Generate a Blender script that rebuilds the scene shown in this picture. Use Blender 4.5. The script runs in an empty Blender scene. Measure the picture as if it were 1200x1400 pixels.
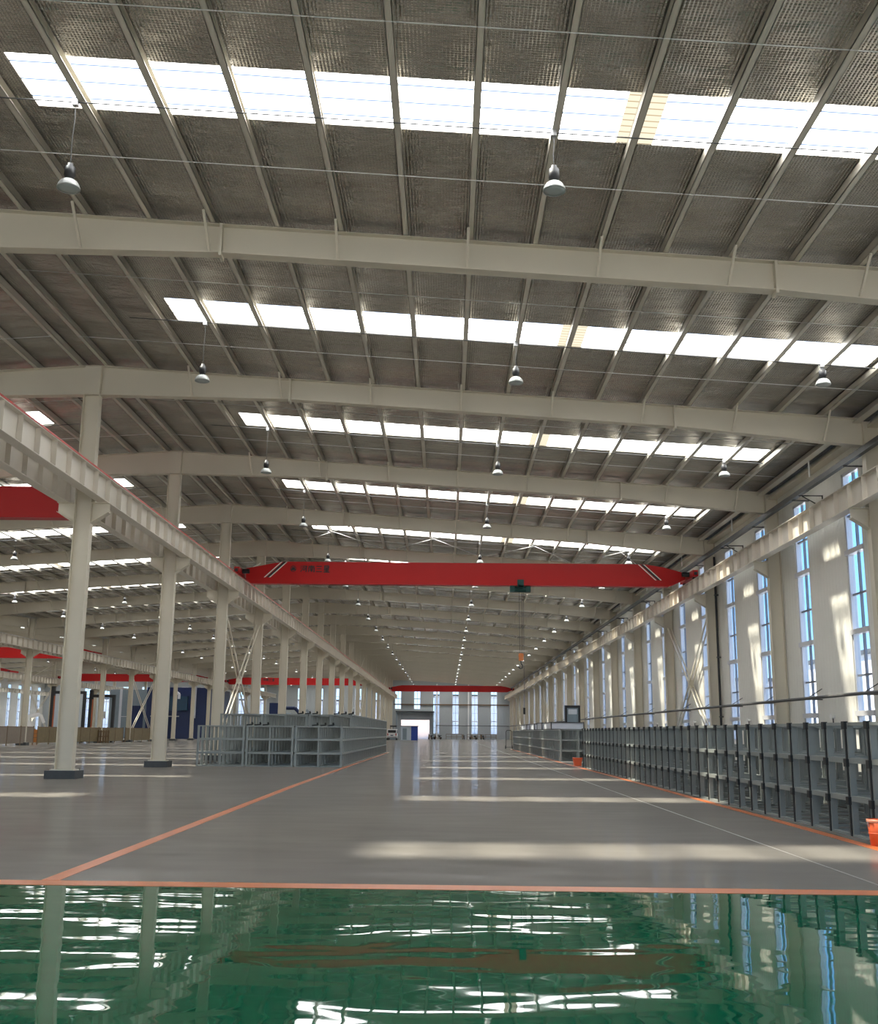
import bpy, math, random
from mathutils import Matrix, Vector
random.seed(4)
S = bpy.context.scene
COL = S.collection
PI = math.pi

# ------------------------------------------------------------------ camera
def cam_rows(p, y, r):
    cp, sp, cy, sy = math.cos(p), math.sin(p), math.cos(y), math.sin(y)
    f = Vector((sy*cp, cy*cp, sp)); rt = Vector((cy, -sy, 0)); up = rt.cross(f)
    cr, sr = math.cos(r), math.sin(r)
    return rt*cr + up*sr, -rt*sr + up*cr, f
rt, up, fw = cam_rows(math.radians(11.57), math.radians(-0.48), math.radians(0.51))
cam = bpy.data.objects.new('camera', bpy.data.cameras.new('camera'))
COL.objects.link(cam)
cam.matrix_world = Matrix(((rt.x, up.x, -fw.x, 0), (rt.y, up.y, -fw.y, 0), (rt.z, up.z, -fw.z, 1.4), (0, 0, 0, 1)))
cam.data.sensor_fit = 'VERTICAL'; cam.data.sensor_height = 36; cam.data.lens = 36*1470/1400
cam.data.clip_end = 2000
S.camera = cam

# ------------------------------------------------------------------ light and exposure
S.view_settings.view_transform = 'Standard'; S.view_settings.look = 'None'
S.view_settings.gamma = 1; S.view_settings.use_curve_mapping = False
S.view_settings.exposure = 0.76
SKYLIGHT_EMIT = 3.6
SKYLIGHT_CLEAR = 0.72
SUN_STRENGTH = 13.0
w = bpy.data.worlds.new('sky'); S.world = w; w.use_nodes = True
nt = w.node_tree; nt.nodes.clear()
out = nt.nodes.new('ShaderNodeOutputWorld'); bg = nt.nodes.new('ShaderNodeBackground')
tc = nt.nodes.new('ShaderNodeTexCoord'); sx = nt.nodes.new('ShaderNodeSeparateXYZ'); rp = nt.nodes.new('ShaderNodeValToRGB')
rp.color_ramp.elements[0].position = 0.0; rp.color_ramp.elements[0].color = (.62, .80, .98, 1)
rp.color_ramp.elements[1].position = 0.45; rp.color_ramp.elements[1].color = (.12, .36, .86, 1)
e = rp.color_ramp.elements.new(0.10); e.color = (.26, .56, .96, 1)
nt.links.new(tc.outputs['Generated'], sx.inputs[0]); nt.links.new(sx.outputs['Z'], rp.inputs[0])
nt.links.new(rp.outputs[0], bg.inputs[0]); bg.inputs[1].default_value = 1.45
nt.links.new(bg.outputs[0], out.inputs[0])
sun = bpy.data.objects.new('sun', bpy.data.lights.new('sun', 'SUN')); COL.objects.link(sun)
sun.data.energy = SUN_STRENGTH; sun.data.angle = math.radians(2.8); sun.data.color = (1.0, .95, .86)
sun.rotation_euler = Vector((6.3, -3.0, -11.9)).to_track_quat('-Z', 'Y').to_euler()
S.cycles.max_bounces = 10; S.cycles.diffuse_bounces = 5; S.cycles.glossy_bounces = 4
S.cycles.transparent_max_bounces = 16; S.cycles.sample_clamp_indirect = 6.0
S.cycles.caustics_reflective = False; S.cycles.caustics_refractive = False
S.cycles.use_denoising = True

# ------------------------------------------------------------------ materials
def newmat(name):
    m = bpy.data.materials.new(name); m.use_nodes = True
    return m, m.node_tree, m.node_tree.nodes['Principled BSDF']
def mat(name, col, rough=.5, metal=0., var=0., scale=2., bump=0., spec=.5, stretch=(1, 1, 1)):
    m, t, b = newmat(name)
    b.inputs['Base Color'].default_value = (*col, 1); b.inputs['Roughness'].default_value = rough
    b.inputs['Metallic'].default_value = metal; b.inputs['Specular IOR Level'].default_value = spec
    if var or bump:
        tc = t.nodes.new('ShaderNodeTexCoord'); mp = t.nodes.new('ShaderNodeMapping'); mp.inputs['Scale'].default_value = stretch
        n = t.nodes.new('ShaderNodeTexNoise'); n.inputs['Scale'].default_value = scale; n.inputs['Detail'].default_value = 5
        t.links.new(tc.outputs['Object'], mp.inputs[0]); t.links.new(mp.outputs[0], n.inputs['Vector'])
        if var:
            r = t.nodes.new('ShaderNodeMixRGB')
            r.inputs[1].default_value = (*[c*(1-var) for c in col], 1); r.inputs[2].default_value = (*[min(1, c*(1+var)) for c in col], 1)
            t.links.new(n.outputs['Fac'], r.inputs[0]); t.links.new(r.outputs[0], b.inputs['Base Color'])
        if bump:
            bp = t.nodes.new('ShaderNodeBump'); bp.inputs['Strength'].default_value = bump; bp.inputs['Distance'].default_value = .05
            t.links.new(n.outputs['Fac'], bp.inputs['Height']); t.links.new(bp.outputs[0], b.inputs['Normal'])
    return m

steel = mat('pale_steel_paint', (.62, .565, .45), .45, var=.06, scale=.6)
girder_steel = mat('runway_paint', (.66, .605, .52), .45, var=.10, scale=1.2)
zinc = mat('zinc_purlin', (.62, .575, .48), .36, metal=.25, var=.08, scale=1.5)
plinth_m = mat('dark_plinth', (.045, .05, .052), .6, var=.3, scale=6)
red = mat('crane_red', (.46, .010, .009), .42, var=.08, scale=.8, spec=.25)
black = mat('black_paint', (.012, .012, .013), .5)
white = mat('white_paint', (.8, .79, .76), .4)
rack_m = mat('rack_grey_paint', (.25, .268, .252), .42, metal=.15, var=.15, scale=3)
cap_m = mat('black_cap_and_gap_shade', (.010, .011, .011), .55)
orange = mat('orange_line', (.60, .17, .055), .3, var=.15, scale=5)
bucket_m = mat('orange_plastic', (.78, .12, .03), .4, var=.1, scale=20)
green_m = mat('hoist_green', (.006, .05, .042), .45, spec=.3)
rope_m = mat('wire_rope', (.05, .048, .045), .5, metal=.5)
tray_m = mat('dark_tray', (.06, .06, .058), .5, var=.2)
alu = mat('window_alloy', (.62, .62, .64), .35, metal=.2)
frame_dark = mat('window_bar', (.20, .21, .24), .4, metal=.2)
navy = mat('navy_panel', (.008, .022, .085), .45, var=.2, scale=.8)
slate = mat('slate_panel', (.20, .25, .28), .5, var=.1)
teal = mat('teal_panel', (.012, .055, .10), .45)
ochre = mat('ochre_board', (.17, .125, .055), .6, var=.3, scale=3)
brown = mat('brown_board', (.16, .10, .05), .6, var=.25, scale=3)
pale_box = mat('pale_wrap', (.62, .64, .68), .5, var=.08)
rubber = mat('rubber', (.02, .02, .02), .7)
chrome = mat('galvanised', (.5, .5, .5), .35, metal=.8)
dome_m = mat('lamp_dome', (.36, .37, .35), .35, metal=.1)
facade_m = mat('outside_facade', (.60, .59, .58), .7, var=.05)
facade_warm = mat('outside_warm_facade', (.72, .54, .42), .7, var=.08, scale=.4)
ground_m = mat('yard_concrete', (.55, .52, .48), .8, var=.1, scale=.3)

# floor of polished grey hardener
def floor_mat(name, col, r0, r1, bump, bscale, stretch, var=.12, limit=0):
    m, t, b = newmat(name)
    tc = t.nodes.new('ShaderNodeTexCoord')
    n = t.nodes.new('ShaderNodeTexNoise'); n.inputs['Scale'].default_value = .35; n.inputs['Detail'].default_value = 8
    n2 = t.nodes.new('ShaderNodeTexNoise'); n2.inputs['Scale'].default_value = 2.2; n2.inputs['Detail'].default_value = 6
    mp0 = t.nodes.new('ShaderNodeMapping'); mp0.inputs['Scale'].default_value = (.35, 1, 1)
    t.links.new(tc.outputs['Object'], n.inputs['Vector']); t.links.new(tc.outputs['Object'], mp0.inputs[0]); t.links.new(mp0.outputs[0], n2.inputs['Vector'])
    mx = t.nodes.new('ShaderNodeMixRGB'); mx.inputs[1].default_value = (*[c*(1-var) for c in col], 1); mx.inputs[2].default_value = (*[c*(1+var) for c in col], 1)
    ad = t.nodes.new('ShaderNodeMath'); ad.operation = 'MULTIPLY_ADD'; ad.inputs[1].default_value = .5
    ml = t.nodes.new('ShaderNodeMath'); ml.operation = 'MULTIPLY'; ml.inputs[1].default_value = .5
    t.links.new(n2.outputs['Fac'], ml.inputs[0]); t.links.new(n.outputs['Fac'], ad.inputs[0]); t.links.new(ml.outputs[0], ad.inputs[2])
    t.links.new(ad.outputs[0], mx.inputs[0]); t.links.new(mx.outputs[0], b.inputs['Base Color'])
    mr = t.nodes.new('ShaderNodeMapRange'); mr.inputs['From Min'].default_value = .35; mr.inputs['From Max'].default_value = .65
    mr.inputs['To Min'].default_value = r0; mr.inputs['To Max'].default_value = r1
    t.links.new(n2.outputs['Fac'], mr.inputs[0]); t.links.new(mr.outputs[0], b.inputs['Roughness'])
    mp = t.nodes.new('ShaderNodeMapping'); mp.inputs['Scale'].default_value = stretch
    nb = t.nodes.new('ShaderNodeTexNoise'); nb.inputs['Scale'].default_value = bscale; nb.inputs['Detail'].default_value = 2; nb.inputs['Roughness'].default_value = .45
    t.links.new(tc.outputs['Object'], mp.inputs[0]); t.links.new(mp.outputs[0], nb.inputs['Vector'])
    bp = t.nodes.new('ShaderNodeBump'); bp.inputs['Strength'].default_value = 1.0; bp.inputs['Distance'].default_value = bump
    t.links.new(nb.outputs['Fac'], bp.inputs['Height']); t.links.new(bp.outputs[0], b.inputs['Normal'])
    if limit:
        # worn hardener: diffuse slab under a thin satin coat whose mirror share is capped at grazing angles
        df = t.nodes.new('ShaderNodeBsdfDiffuse'); gl = t.nodes.new('ShaderNodeBsdfGlossy'); mxs = t.nodes.new('ShaderNodeMixShader')
        lw = t.nodes.new('ShaderNodeLayerWeight'); pw = t.nodes.new('ShaderNodeMath'); pw.operation = 'POWER'; pw.inputs[1].default_value = 5
        fr = t.nodes.new('ShaderNodeMath'); fr.operation = 'MULTIPLY_ADD'; fr.inputs[1].default_value = limit; fr.inputs[2].default_value = .03
        t.links.new(lw.outputs['Facing'], pw.inputs[0]); t.links.new(pw.outputs[0], fr.inputs[0]); t.links.new(fr.outputs[0], mxs.inputs[0])
        t.links.new(mx.outputs[0], df.inputs[0]); t.links.new(mr.outputs[0], gl.inputs['Roughness']); t.links.new(bp.outputs[0], gl.inputs['Normal'])
        t.links.new(df.outputs[0], mxs.inputs[1]); t.links.new(gl.outputs[0], mxs.inputs[2])
        t.links.new(mxs.outputs[0], t.nodes['Material Output'].inputs[0])
    else: b.inputs['Specular IOR Level'].default_value = .20
    return m
grey_floor = floor_mat('polished_grey_floor', (.20, .185, .166), .06, .16, .003, .9, (1, 1, 1), .3, .38)
green_floor = floor_mat('green_epoxy_floor', (.0008, .092, .044), .01, .025, .0058, .95, (.7, 1.4, 1), .15)

# crinkled foil insulation under the roof sheets
def foil():
    m, t, b = newmat('foil_insulation')
    b.inputs['Metallic'].default_value = .85; b.inputs['Roughness'].default_value = .24
    tc = t.nodes.new('ShaderNodeTexCoord')
    n = t.nodes.new('ShaderNodeTexNoise'); n.inputs['Scale'].default_value = .9; n.inputs['Detail'].default_value = 6
    mp = t.nodes.new('ShaderNodeMapping'); mp.inputs['Scale'].default_value = (.45, 1.2, 1)
    t.links.new(tc.outputs['Object'], mp.inputs[0]); t.links.new(mp.outputs[0], n.inputs['Vector'])
    mx = t.nodes.new('ShaderNodeMixRGB'); mx.inputs[1].default_value = (.29, .268, .23, 1); mx.inputs[2].default_value = (.60, .565, .50, 1)
    t.links.new(n.outputs['Fac'], mx.inputs[0]); t.links.new(mx.outputs[0], b.inputs['Base Color'])
    wx = t.nodes.new('ShaderNodeTexWave'); wx.bands_direction = 'X'; wx.inputs['Scale'].default_value = 5.2; wx.inputs['Distortion'].default_value = .6
    wy = t.nodes.new('ShaderNodeTexWave'); wy.bands_direction = 'Y'; wy.inputs['Scale'].default_value = 5.2; wy.inputs['Distortion'].default_value = .6
    for x in (wx, wy): t.links.new(tc.outputs['Object'], x.inputs['Vector'])
    a = t.nodes.new('ShaderNodeMath'); a.operation = 'ADD'; t.links.new(wx.outputs['Fac'], a.inputs[0]); t.links.new(wy.outputs['Fac'], a.inputs[1])
    b1 = t.nodes.new('ShaderNodeBump'); b1.inputs['Distance'].default_value = .011; b1.inputs['Strength'].default_value = .8
    t.links.new(a.outputs[0], b1.inputs['Height'])
    b2 = t.nodes.new('ShaderNodeBump'); b2.inputs['Distance'].default_value = .45; b2.inputs['Strength'].default_value = 1.0
    t.links.new(n.outputs['Fac'], b2.inputs['Height']); t.links.new(b1.outputs[0], b2.inputs['Normal']); t.links.new(b2.outputs[0], b.inputs['Normal'])
    return m
foil_m = foil()

# ribbed wall cladding, ribs running up the wall; axis = 'Y' for side walls, 'X' for end walls
def cladding(name, col, axis, pitch, dist=.012):
    m, t, b = newmat(name)
    b.inputs['Base Color'].default_value = (*col, 1); b.inputs['Roughness'].default_value = .38
    tc = t.nodes.new('ShaderNodeTexCoord'); wv = t.nodes.new('ShaderNodeTexWave'); wv.bands_direction = axis
    wv.inputs['Scale'].default_value = 2*PI/20/pitch*1.0
    bp = t.nodes.new('ShaderNodeBump'); bp.inputs['Distance'].default_value = dist; bp.inputs['Strength'].default_value = .7
    rp = t.nodes.new('ShaderNodeValToRGB'); rp.color_ramp.elements[0].position = .7; rp.color_ramp.elements[1].position = .95
    t.links.new(tc.outputs['Object'], wv.inputs['Vector']); t.links.new(wv.outputs['Fac'], rp.inputs[0])
    t.links.new(rp.outputs[0], bp.inputs['Height']); t.links.new(bp.outputs[0], b.inputs['Normal'])
    return m
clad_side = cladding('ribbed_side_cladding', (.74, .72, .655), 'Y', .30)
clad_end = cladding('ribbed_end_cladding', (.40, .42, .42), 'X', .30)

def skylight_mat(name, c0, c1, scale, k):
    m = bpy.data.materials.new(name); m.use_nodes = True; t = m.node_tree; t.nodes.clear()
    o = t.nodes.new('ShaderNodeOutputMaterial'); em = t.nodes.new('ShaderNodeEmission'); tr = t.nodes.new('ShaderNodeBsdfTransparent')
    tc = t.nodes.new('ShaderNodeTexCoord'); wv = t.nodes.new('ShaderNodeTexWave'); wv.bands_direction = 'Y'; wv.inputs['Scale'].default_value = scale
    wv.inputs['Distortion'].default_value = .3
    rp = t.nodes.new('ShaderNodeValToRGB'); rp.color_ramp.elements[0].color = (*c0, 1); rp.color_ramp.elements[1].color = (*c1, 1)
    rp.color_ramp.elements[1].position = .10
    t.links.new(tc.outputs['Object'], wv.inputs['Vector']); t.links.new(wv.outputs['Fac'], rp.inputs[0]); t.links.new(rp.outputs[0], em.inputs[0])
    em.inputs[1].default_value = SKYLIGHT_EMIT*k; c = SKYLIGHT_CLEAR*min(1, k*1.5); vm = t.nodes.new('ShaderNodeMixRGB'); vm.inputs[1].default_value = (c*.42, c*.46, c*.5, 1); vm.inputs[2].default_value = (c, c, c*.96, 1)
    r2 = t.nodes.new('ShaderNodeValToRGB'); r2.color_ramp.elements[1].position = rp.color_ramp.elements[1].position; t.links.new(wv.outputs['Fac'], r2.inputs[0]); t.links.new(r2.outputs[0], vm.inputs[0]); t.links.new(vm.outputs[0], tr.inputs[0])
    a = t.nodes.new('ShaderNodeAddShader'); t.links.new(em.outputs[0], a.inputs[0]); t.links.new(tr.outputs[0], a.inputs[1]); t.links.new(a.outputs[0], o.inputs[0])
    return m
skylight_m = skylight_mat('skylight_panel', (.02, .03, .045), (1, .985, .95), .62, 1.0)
stain_m = skylight_mat('yellowed_skylight_lap', (.55, .40, .20), (.95, .84, .62), 1.7, .16)  # emission painted in for daylight reaching the lap from behind
def glass_mat():
    m = bpy.data.materials.new('window_glass'); m.use_nodes = True; t = m.node_tree; t.nodes.clear()
    o = t.nodes.new('ShaderNodeOutputMaterial'); gl = t.nodes.new('ShaderNodeBsdfGlossy'); tr = t.nodes.new('ShaderNodeBsdfTransparent')
    gl.inputs['Roughness'].default_value = .03; tr.inputs[0].default_value = (.90, .94, .97, 1)
    lw = t.nodes.new('ShaderNodeLayerWeight'); pw = t.nodes.new('ShaderNodeMath'); pw.operation = 'POWER'; pw.inputs[1].default_value = 5
    fr = t.nodes.new('ShaderNodeMath'); fr.operation = 'MULTIPLY_ADD'; fr.inputs[1].default_value = .6; fr.inputs[2].default_value = .03; mx = t.nodes.new('ShaderNodeMixShader')
    t.links.new(lw.outputs['Facing'], pw.inputs[0]); t.links.new(pw.outputs[0], fr.inputs[0])
    t.links.new(fr.outputs[0], mx.inputs[0]); t.links.new(tr.outputs[0], mx.inputs[1]); t.links.new(gl.outputs[0], mx.inputs[2]); t.links.new(mx.outputs[0], o.inputs[0])
    return m
glass_m = glass_mat()

# ------------------------------------------------------------------ mesh helpers
class MB:
    def __init__(s): s.v = []; s.f = []; s.m = []; s.sm = []
    def add(s, vs, fs, mi=0, smooth=False):
        o = len(s.v); s.v += [tuple(x) for x in vs]
        for f in fs: s.f.append([i+o for i in f]); s.m.append(mi); s.sm.append(smooth)
        return s
    def box(s, x0, x1, y0, y1, z0, z1, mi=0):
        v = [(x, y, z) for z in (z0, z1) for y in (y0, y1) for x in (x0, x1)]
        return s.add(v, [(0, 2, 3, 1), (4, 5, 7, 6), (0, 1, 5, 4), (2, 6, 7, 3), (0, 4, 6, 2), (1, 3, 7, 5)], mi)
    def bar(s, p, q, w, h=None, mi=0):
        h = h or w; p, q = Vector(p), Vector(q); d = (q-p).normalized()
        a = d.cross(Vector((0, 0, 1)));  a = a.normalized() if a.length > 1e-4 else Vector((1, 0, 0)); b = a.cross(d)
        v = [e + a*(i*w/2) + b*(j*h/2) for e in (p, q) for i, j in ((-1, -1), (1, -1), (1, 1), (-1, 1))]
        return s.add(v, [(3, 2, 1, 0), (4, 5, 6, 7), (0, 1, 5, 4), (1, 2, 6, 5), (2, 3, 7, 6), (3, 0, 4, 7)], mi)
    def cyl(s, p, q, r, n=10, r2=None, mi=0, caps=True):
        r2 = r if r2 is None else r2; p, q = Vector(p), Vector(q); d = (q-p).normalized()
        a = d.cross(Vector((0, 0, 1)));  a = a.normalized() if a.length > 1e-4 else Vector((1, 0, 0)); b = a.cross(d)
        v = [e + (a*math.cos(2*PI*i/n) + b*math.sin(2*PI*i/n))*rr for e, rr in ((p, r), (q, r2)) for i in range(n)]
        s.add(v, [(i, (i+1) % n, n+(i+1) % n, n+i) for i in range(n)], mi, True)
        if caps: s.add(v, [tuple(reversed(range(n))), tuple(range(n, 2*n))], mi)
        return s
    def tube(s, pts, r, n=8, mi=0):
        for a, b in zip(pts, pts[1:]): s.cyl(a, b, r, n, mi=mi)
        return s
    def lathe(s, prof, c=(0, 0, 0), n=20, mi=0):
        v = [(c[0]+r*math.cos(2*PI*i/n), c[1]+r*math.sin(2*PI*i/n), c[2]+z) for r, z in prof for i in range(n)]
        return s.add(v, [(k*n+i, k*n+(i+1) % n, (k+1)*n+(i+1) % n, (k+1)*n+i) for k in range(len(prof)-1) for i in range(n)], mi, True)
    def prism(s, poly, axis, a, b, mi=0):
        def P(u, v, t): return {'x': (t, u, v), 'y': (u, t, v), 'z': (u, v, t)}[axis]
        n = len(poly); v = [P(u, w_, t) for t in (a, b) for u, w_ in poly]
        return s.add(v, [tuple(range(n)), tuple(reversed(range(n, 2*n)))] + [(i, n+i, n+(i+1) % n, (i+1) % n) for i in range(n)], mi)
    def mesh(s, name, mats):
        me = bpy.data.meshes.new(name); me.from_pydata(s.v, [], s.f)
        for m in (mats if isinstance(mats, (list, tuple)) else [mats]): me.materials.append(m)
        me.polygons.foreach_set('material_index', s.m); me.polygons.foreach_set('use_smooth', s.sm)
        me.update(); return me
    def build(s, name, mats, parent=None, loc=None):
        o = bpy.data.objects.new(name, s.mesh(name, mats)); COL.objects.link(o)
        if parent is not None: o.parent = parent
        if loc: o.location = loc
        return o
def tag(o, label=None, cat=None, group=None, kind=None):
    for k, v in (('label', label), ('category', cat), ('group', group), ('kind', kind)):
        if v: o[k] = v
    return o
def thing(name, label, cat, loc=(0, 0, 0), group=None, kind=None, rz=0):
    o = bpy.data.objects.new(name, None); COL.objects.link(o); o.location = loc; o.rotation_euler = (0, 0, rz)
    o.empty_display_size = .2
    return tag(o, label, cat, group, kind)
def dup(root, loc, label=None, group=None, rz=None):
    def cp(o, par):
        c = o.copy(); COL.objects.link(c)
        if par is not None: c.parent = par
        for ch in kids.get(o.name, []): cp(ch, c)
        return c
    kids = {}
    def walk(o):
        kids[o.name] = list(o.children)
        for ch in o.children: walk(ch)
    walk(root); r = cp(root, None); r.location = loc
    if rz is not None: r.rotation_euler = (0, 0, rz)
    if label: r['label'] = label
    if group: r['group'] = group
    return r
ONES = 'zeroth first second third fourth fifth sixth seventh eighth ninth tenth eleventh twelfth thirteenth fourteenth fifteenth sixteenth seventeenth eighteenth nineteenth'.split()
def nth(i):
    if i < 20: return ONES[i]
    t = {2: 'twent', 3: 'thirt', 4: 'fort', 5: 'fift'}[i // 10]
    return t + 'ieth' if i % 10 == 0 else t + 'y-' + ONES[i % 10]

# ------------------------------------------------------------------ layout
D, A = 10.32, 2.08
def FY(n): return (n + A)*D
N0, N1 = -3, 20                      # frames from behind the camera to the far end wall
YB, YE = FY(N0), FY(N1)
XW = 13.15                           # inner face of the window wall
XL = -84.35                          # inner face of the far side wall
SPANS = [(1, 0), (-1, -22), (1, -49.2), (-1, -71.2)]       # hall span -> (sign, shift) of local x
HALL = ['main hall', 'second hall', 'third hall', 'fourth hall']
ROOF_H = .22
def zt(x): return 12.45 - .066*(x + 11)                 # top of the roof beams in a span's own x
def X(si, x): s, t = SPANS[si]; return s*x + t

# ------------------------------------------------------------------ setting: floor, walls, roof
def struct(o, label=None): o['kind'] = 'structure'; return tag(o, label)
struct(MB().box(XL-.3, XW+.3, 10.45, YE+.3, -.2, 0).build('floor', grey_floor), 'polished grey concrete hall floor beyond the orange cross line')
struct(MB().box(XL-.3, XW+.3, YB-.3, 2.2, -.2, 0).build('floor_rear', grey_floor), 'unseen polished grey floor added behind the green aisle')  # out of view; made grey here for a warmer bounce onto the beams
struct(MB().box(XL-.3, XW+.3, 2.2, 10.45, -.2, 0).build('floor_green', green_floor), 'glossy green epoxy floor in front of the orange cross line')
struct(MB().box(-700, 700, -500, 900, -.6, -.35).build('ground', ground_m))
# painted lines, a couple of millimetres thick
def floor_line(pts, wd, label):
    mb = MB()
    for (x0, y0), (x1, y1) in zip(pts, pts[1:]):
        if abs(x1-x0) > abs(y1-y0):
            v = [(x0, y0-wd/2), (x1, y1-wd/2), (x1, y1+wd/2), (x0, y0+wd/2)]
        else:
            v = [(x0-wd/2, y0), (x0+wd/2, y0), (x1+wd/2, y1), (x1-wd/2, y1)]
        mb.prism(v, 'z', .0, .003)
    return struct(mb.build('floor_marking_line', orange), label)
floor_line([(XL+20, 11.0), (-4.1, 10.44), (XW-.2, 10.16)], .30, 'orange line between the green and the grey floor')
floor_line([(-3.72, 10.6), (-3.95, 28.5), (-4.0, 43), (-3.98, 76)], .17, 'orange line running towards the stacked frames on the column side')
floor_line([(5.42, 10.6), (5.52, 17.5), (5.58, 30), (5.6, 95)], .17, 'orange line along the stacked frames by the windows')

joint_m = mat('floor_joint', (.245, .23, .21), .4)
struct(MB().box(4.135, 4.165, 10.6, 160, 0, .002).build('floor_joint_line', joint_m), 'faint pale joint line in the grey floor')
def wall(name, axis, plane, thick, u0, u1, z0, z1, holes, m):
    """axis 'x': wall in the YZ plane at x=plane; 'y': in the XZ plane at y=plane. holes: (u0,u1,z0,z1)"""
    mb = MB()
    def blk(a, b, c, d):
        if b-a < 1e-4 or d-c < 1e-4: return
        if axis == 'x': mb.box(min(plane, plane+thick), max(plane, plane+thick), a, b, c, d)
        else: mb.box(a, b, min(plane, plane+thick), max(plane, plane+thick), c, d)
    cur = u0
    cuts = sorted({(h[0], h[1]) for h in holes})
    for a, b in cuts:
        blk(cur, a, z0, z1)
        hz = sorted((h[2], h[3]) for h in holes if (h[0], h[1]) == (a, b)); c = z0
        for p, q in hz: blk(a, b, c, p); c = q
        blk(a, b, c, z1); cur = b
    blk(cur, u1, z0, z1)
    return struct(mb.build(name, m))

WIN = [0]
def window(axis, plane, u0, u1, z0, z1, thick_bars, thin_bars, out_dir, mull=True, label=None):
    """a tall window with alloy frame, vertical centre bar and cross bars; glass set out_dir*0.1 behind the wall face"""
    WIN[0] += 1
    r = bpy.data.objects.new('window_%d' % WIN[0], None); COL.objects.link(r); r['kind'] = 'structure'; r.empty_display_size = .2
    if label: r['label'] = label
    f = MB(); g = MB(); gp = plane + out_dir*.13
    def bx(mb, a, b, c, d, p0, p1):
        p0, p1 = min(p0, p1), max(p0, p1)
        if axis == 'x': mb.box(p0, p1, a, b, c, d)
        else: mb.box(a, b, p0, p1, c, d)
    fr = .10
    p0, p1 = plane + out_dir*.02, plane + out_dir*.18
    bx(f, u0, u0+fr, z0, z1, p0, p1); bx(f, u1-fr, u1, z0, z1, p0, p1)
    bx(f, u0, u1, z0, z0+fr, p0, p1); bx(f, u0, u1, z1-fr, z1, p0, p1)
    for z in thick_bars: bx(f, u0-.02, u1+.02, z-.08, z+.08, plane - out_dir*.06, p1)
    f.build('window_frame', alu, r)
    b = MB()
    for z in thin_bars: bx(b, u0+fr, u1-fr, z-.03, z+.03, gp - out_dir*.05, gp+out_dir*.03)
    if mull: c = (u0+u1)/2; bx(b, c-.035, c+.035, z0+fr, z1-fr, gp-out_dir*.05, gp+out_dir*.03)
    if b.v: b.build('glazing_bar', frame_dark, r)
    bx(g, u0+fr*.5, u1-fr*.5, z0+fr*.5, z1-fr*.5, gp-.004, gp+.004); g.build('glass_pane', glass_m, r)
    return r

# window wall beside the main hall
WW = 1.5; WZ0, WZ1 = 1.1, 9.95
holes = []
for n in range(N0, N1):
    for q in (.25, .75):
        c = FY(n) + q*D; holes.append((c-WW/2, c+WW/2, WZ0, WZ1))
wall('wall_right', 'x', XW, .25, YB, YE, 0, 11.05, holes, clad_side)
k = 0
for n in range(N0, N1):
    for q in (.25, .75):
        c = FY(n) + q*D; k += 1
        window('x', XW, c-WW/2, c+WW/2, WZ0, WZ1, (2.1, 4.68, 7.28), (3.3, 5.9, 8.5), 1)
# far side wall of the fourth hall
holes = []
for n in range(8, N1):
    for q in (.25, .75):
        c = FY(n) + q*D; holes += [(c-.8, c+.8, 1.1, 8.3), (c-.8, c+.8, 8.9, 9.8)]
wall('wall_left', 'x', XL, -.25, YB, YE, 0, 11.05, holes, clad_side)
for h in holes: window('x', XL, *h, (4.68,) if h[2] < 2 else (), (3.3, 5.9) if h[2] < 2 else (), -1)
# end wall
holes = []; ENDW = []
for i in range(23):
    c = 9.9 - 4.0*i if i < 6 else 9.9 - 4.0*i - .35*((i-0)//6)
    if i in (4, 5): holes.append((c-.7, c+.7, 6.0, 10.2))
    else: holes.append((c-.7, c+.7, 1.0, 10.2))
    ENDW.append(holes[-1])
DX0, DX1, DZ = -9.4, -3.5, 3.9
door_cols = [(h[0], h[1]) for h in holes if DX0 < h[0] and h[1] < DX1]
hh = list(holes)
edges = sorted([DX0, DX1] + [e_ for c in door_cols for e_ in c])
for a, b in zip(edges, edges[1:]): hh.append((a, b, 0, DZ))
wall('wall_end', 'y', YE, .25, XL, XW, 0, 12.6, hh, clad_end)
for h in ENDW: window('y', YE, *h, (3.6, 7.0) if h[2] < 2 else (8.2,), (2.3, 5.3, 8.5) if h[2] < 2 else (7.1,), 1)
wall('wall_back', 'y', YB, -.25, XL, XW, 0, 12.6, [(-9.5, 11.5, 0, 8.5), (-34, -12.5, 0, 8.5)], clad_end)  # unseen wall; big openings added to bring daylight onto the near beams

# goods door in the end wall: a projecting portal with the roller shutter half up
r = thing('door_1', None, None, (0, YE, 0), kind='structure'); r['label'] = 'open goods door with half raised roller shutter in the far end wall'
MB().box(DX0-1.0, DX0-.8, -1.6, 0, 0, 5.3).box(DX1+.6, DX1+.9, -1.6, 0, 0, 5.3).box(DX0-1.0, DX1+.9, -1.6, 0, 5.3, 5.5).build('door_portal', slate, r)
MB().box(DX0-.05, DX1+.05, -.12, -.02, DZ-.05, 5.2).build('roller_shutter', mat('shutter_slats', (.30, .32, .33), .5), r)
MB().box(DX0-1.1, DX1+1.0, -1.7, -1.6, 5.38, 5.62).build('door_rail', black, r)

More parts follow.
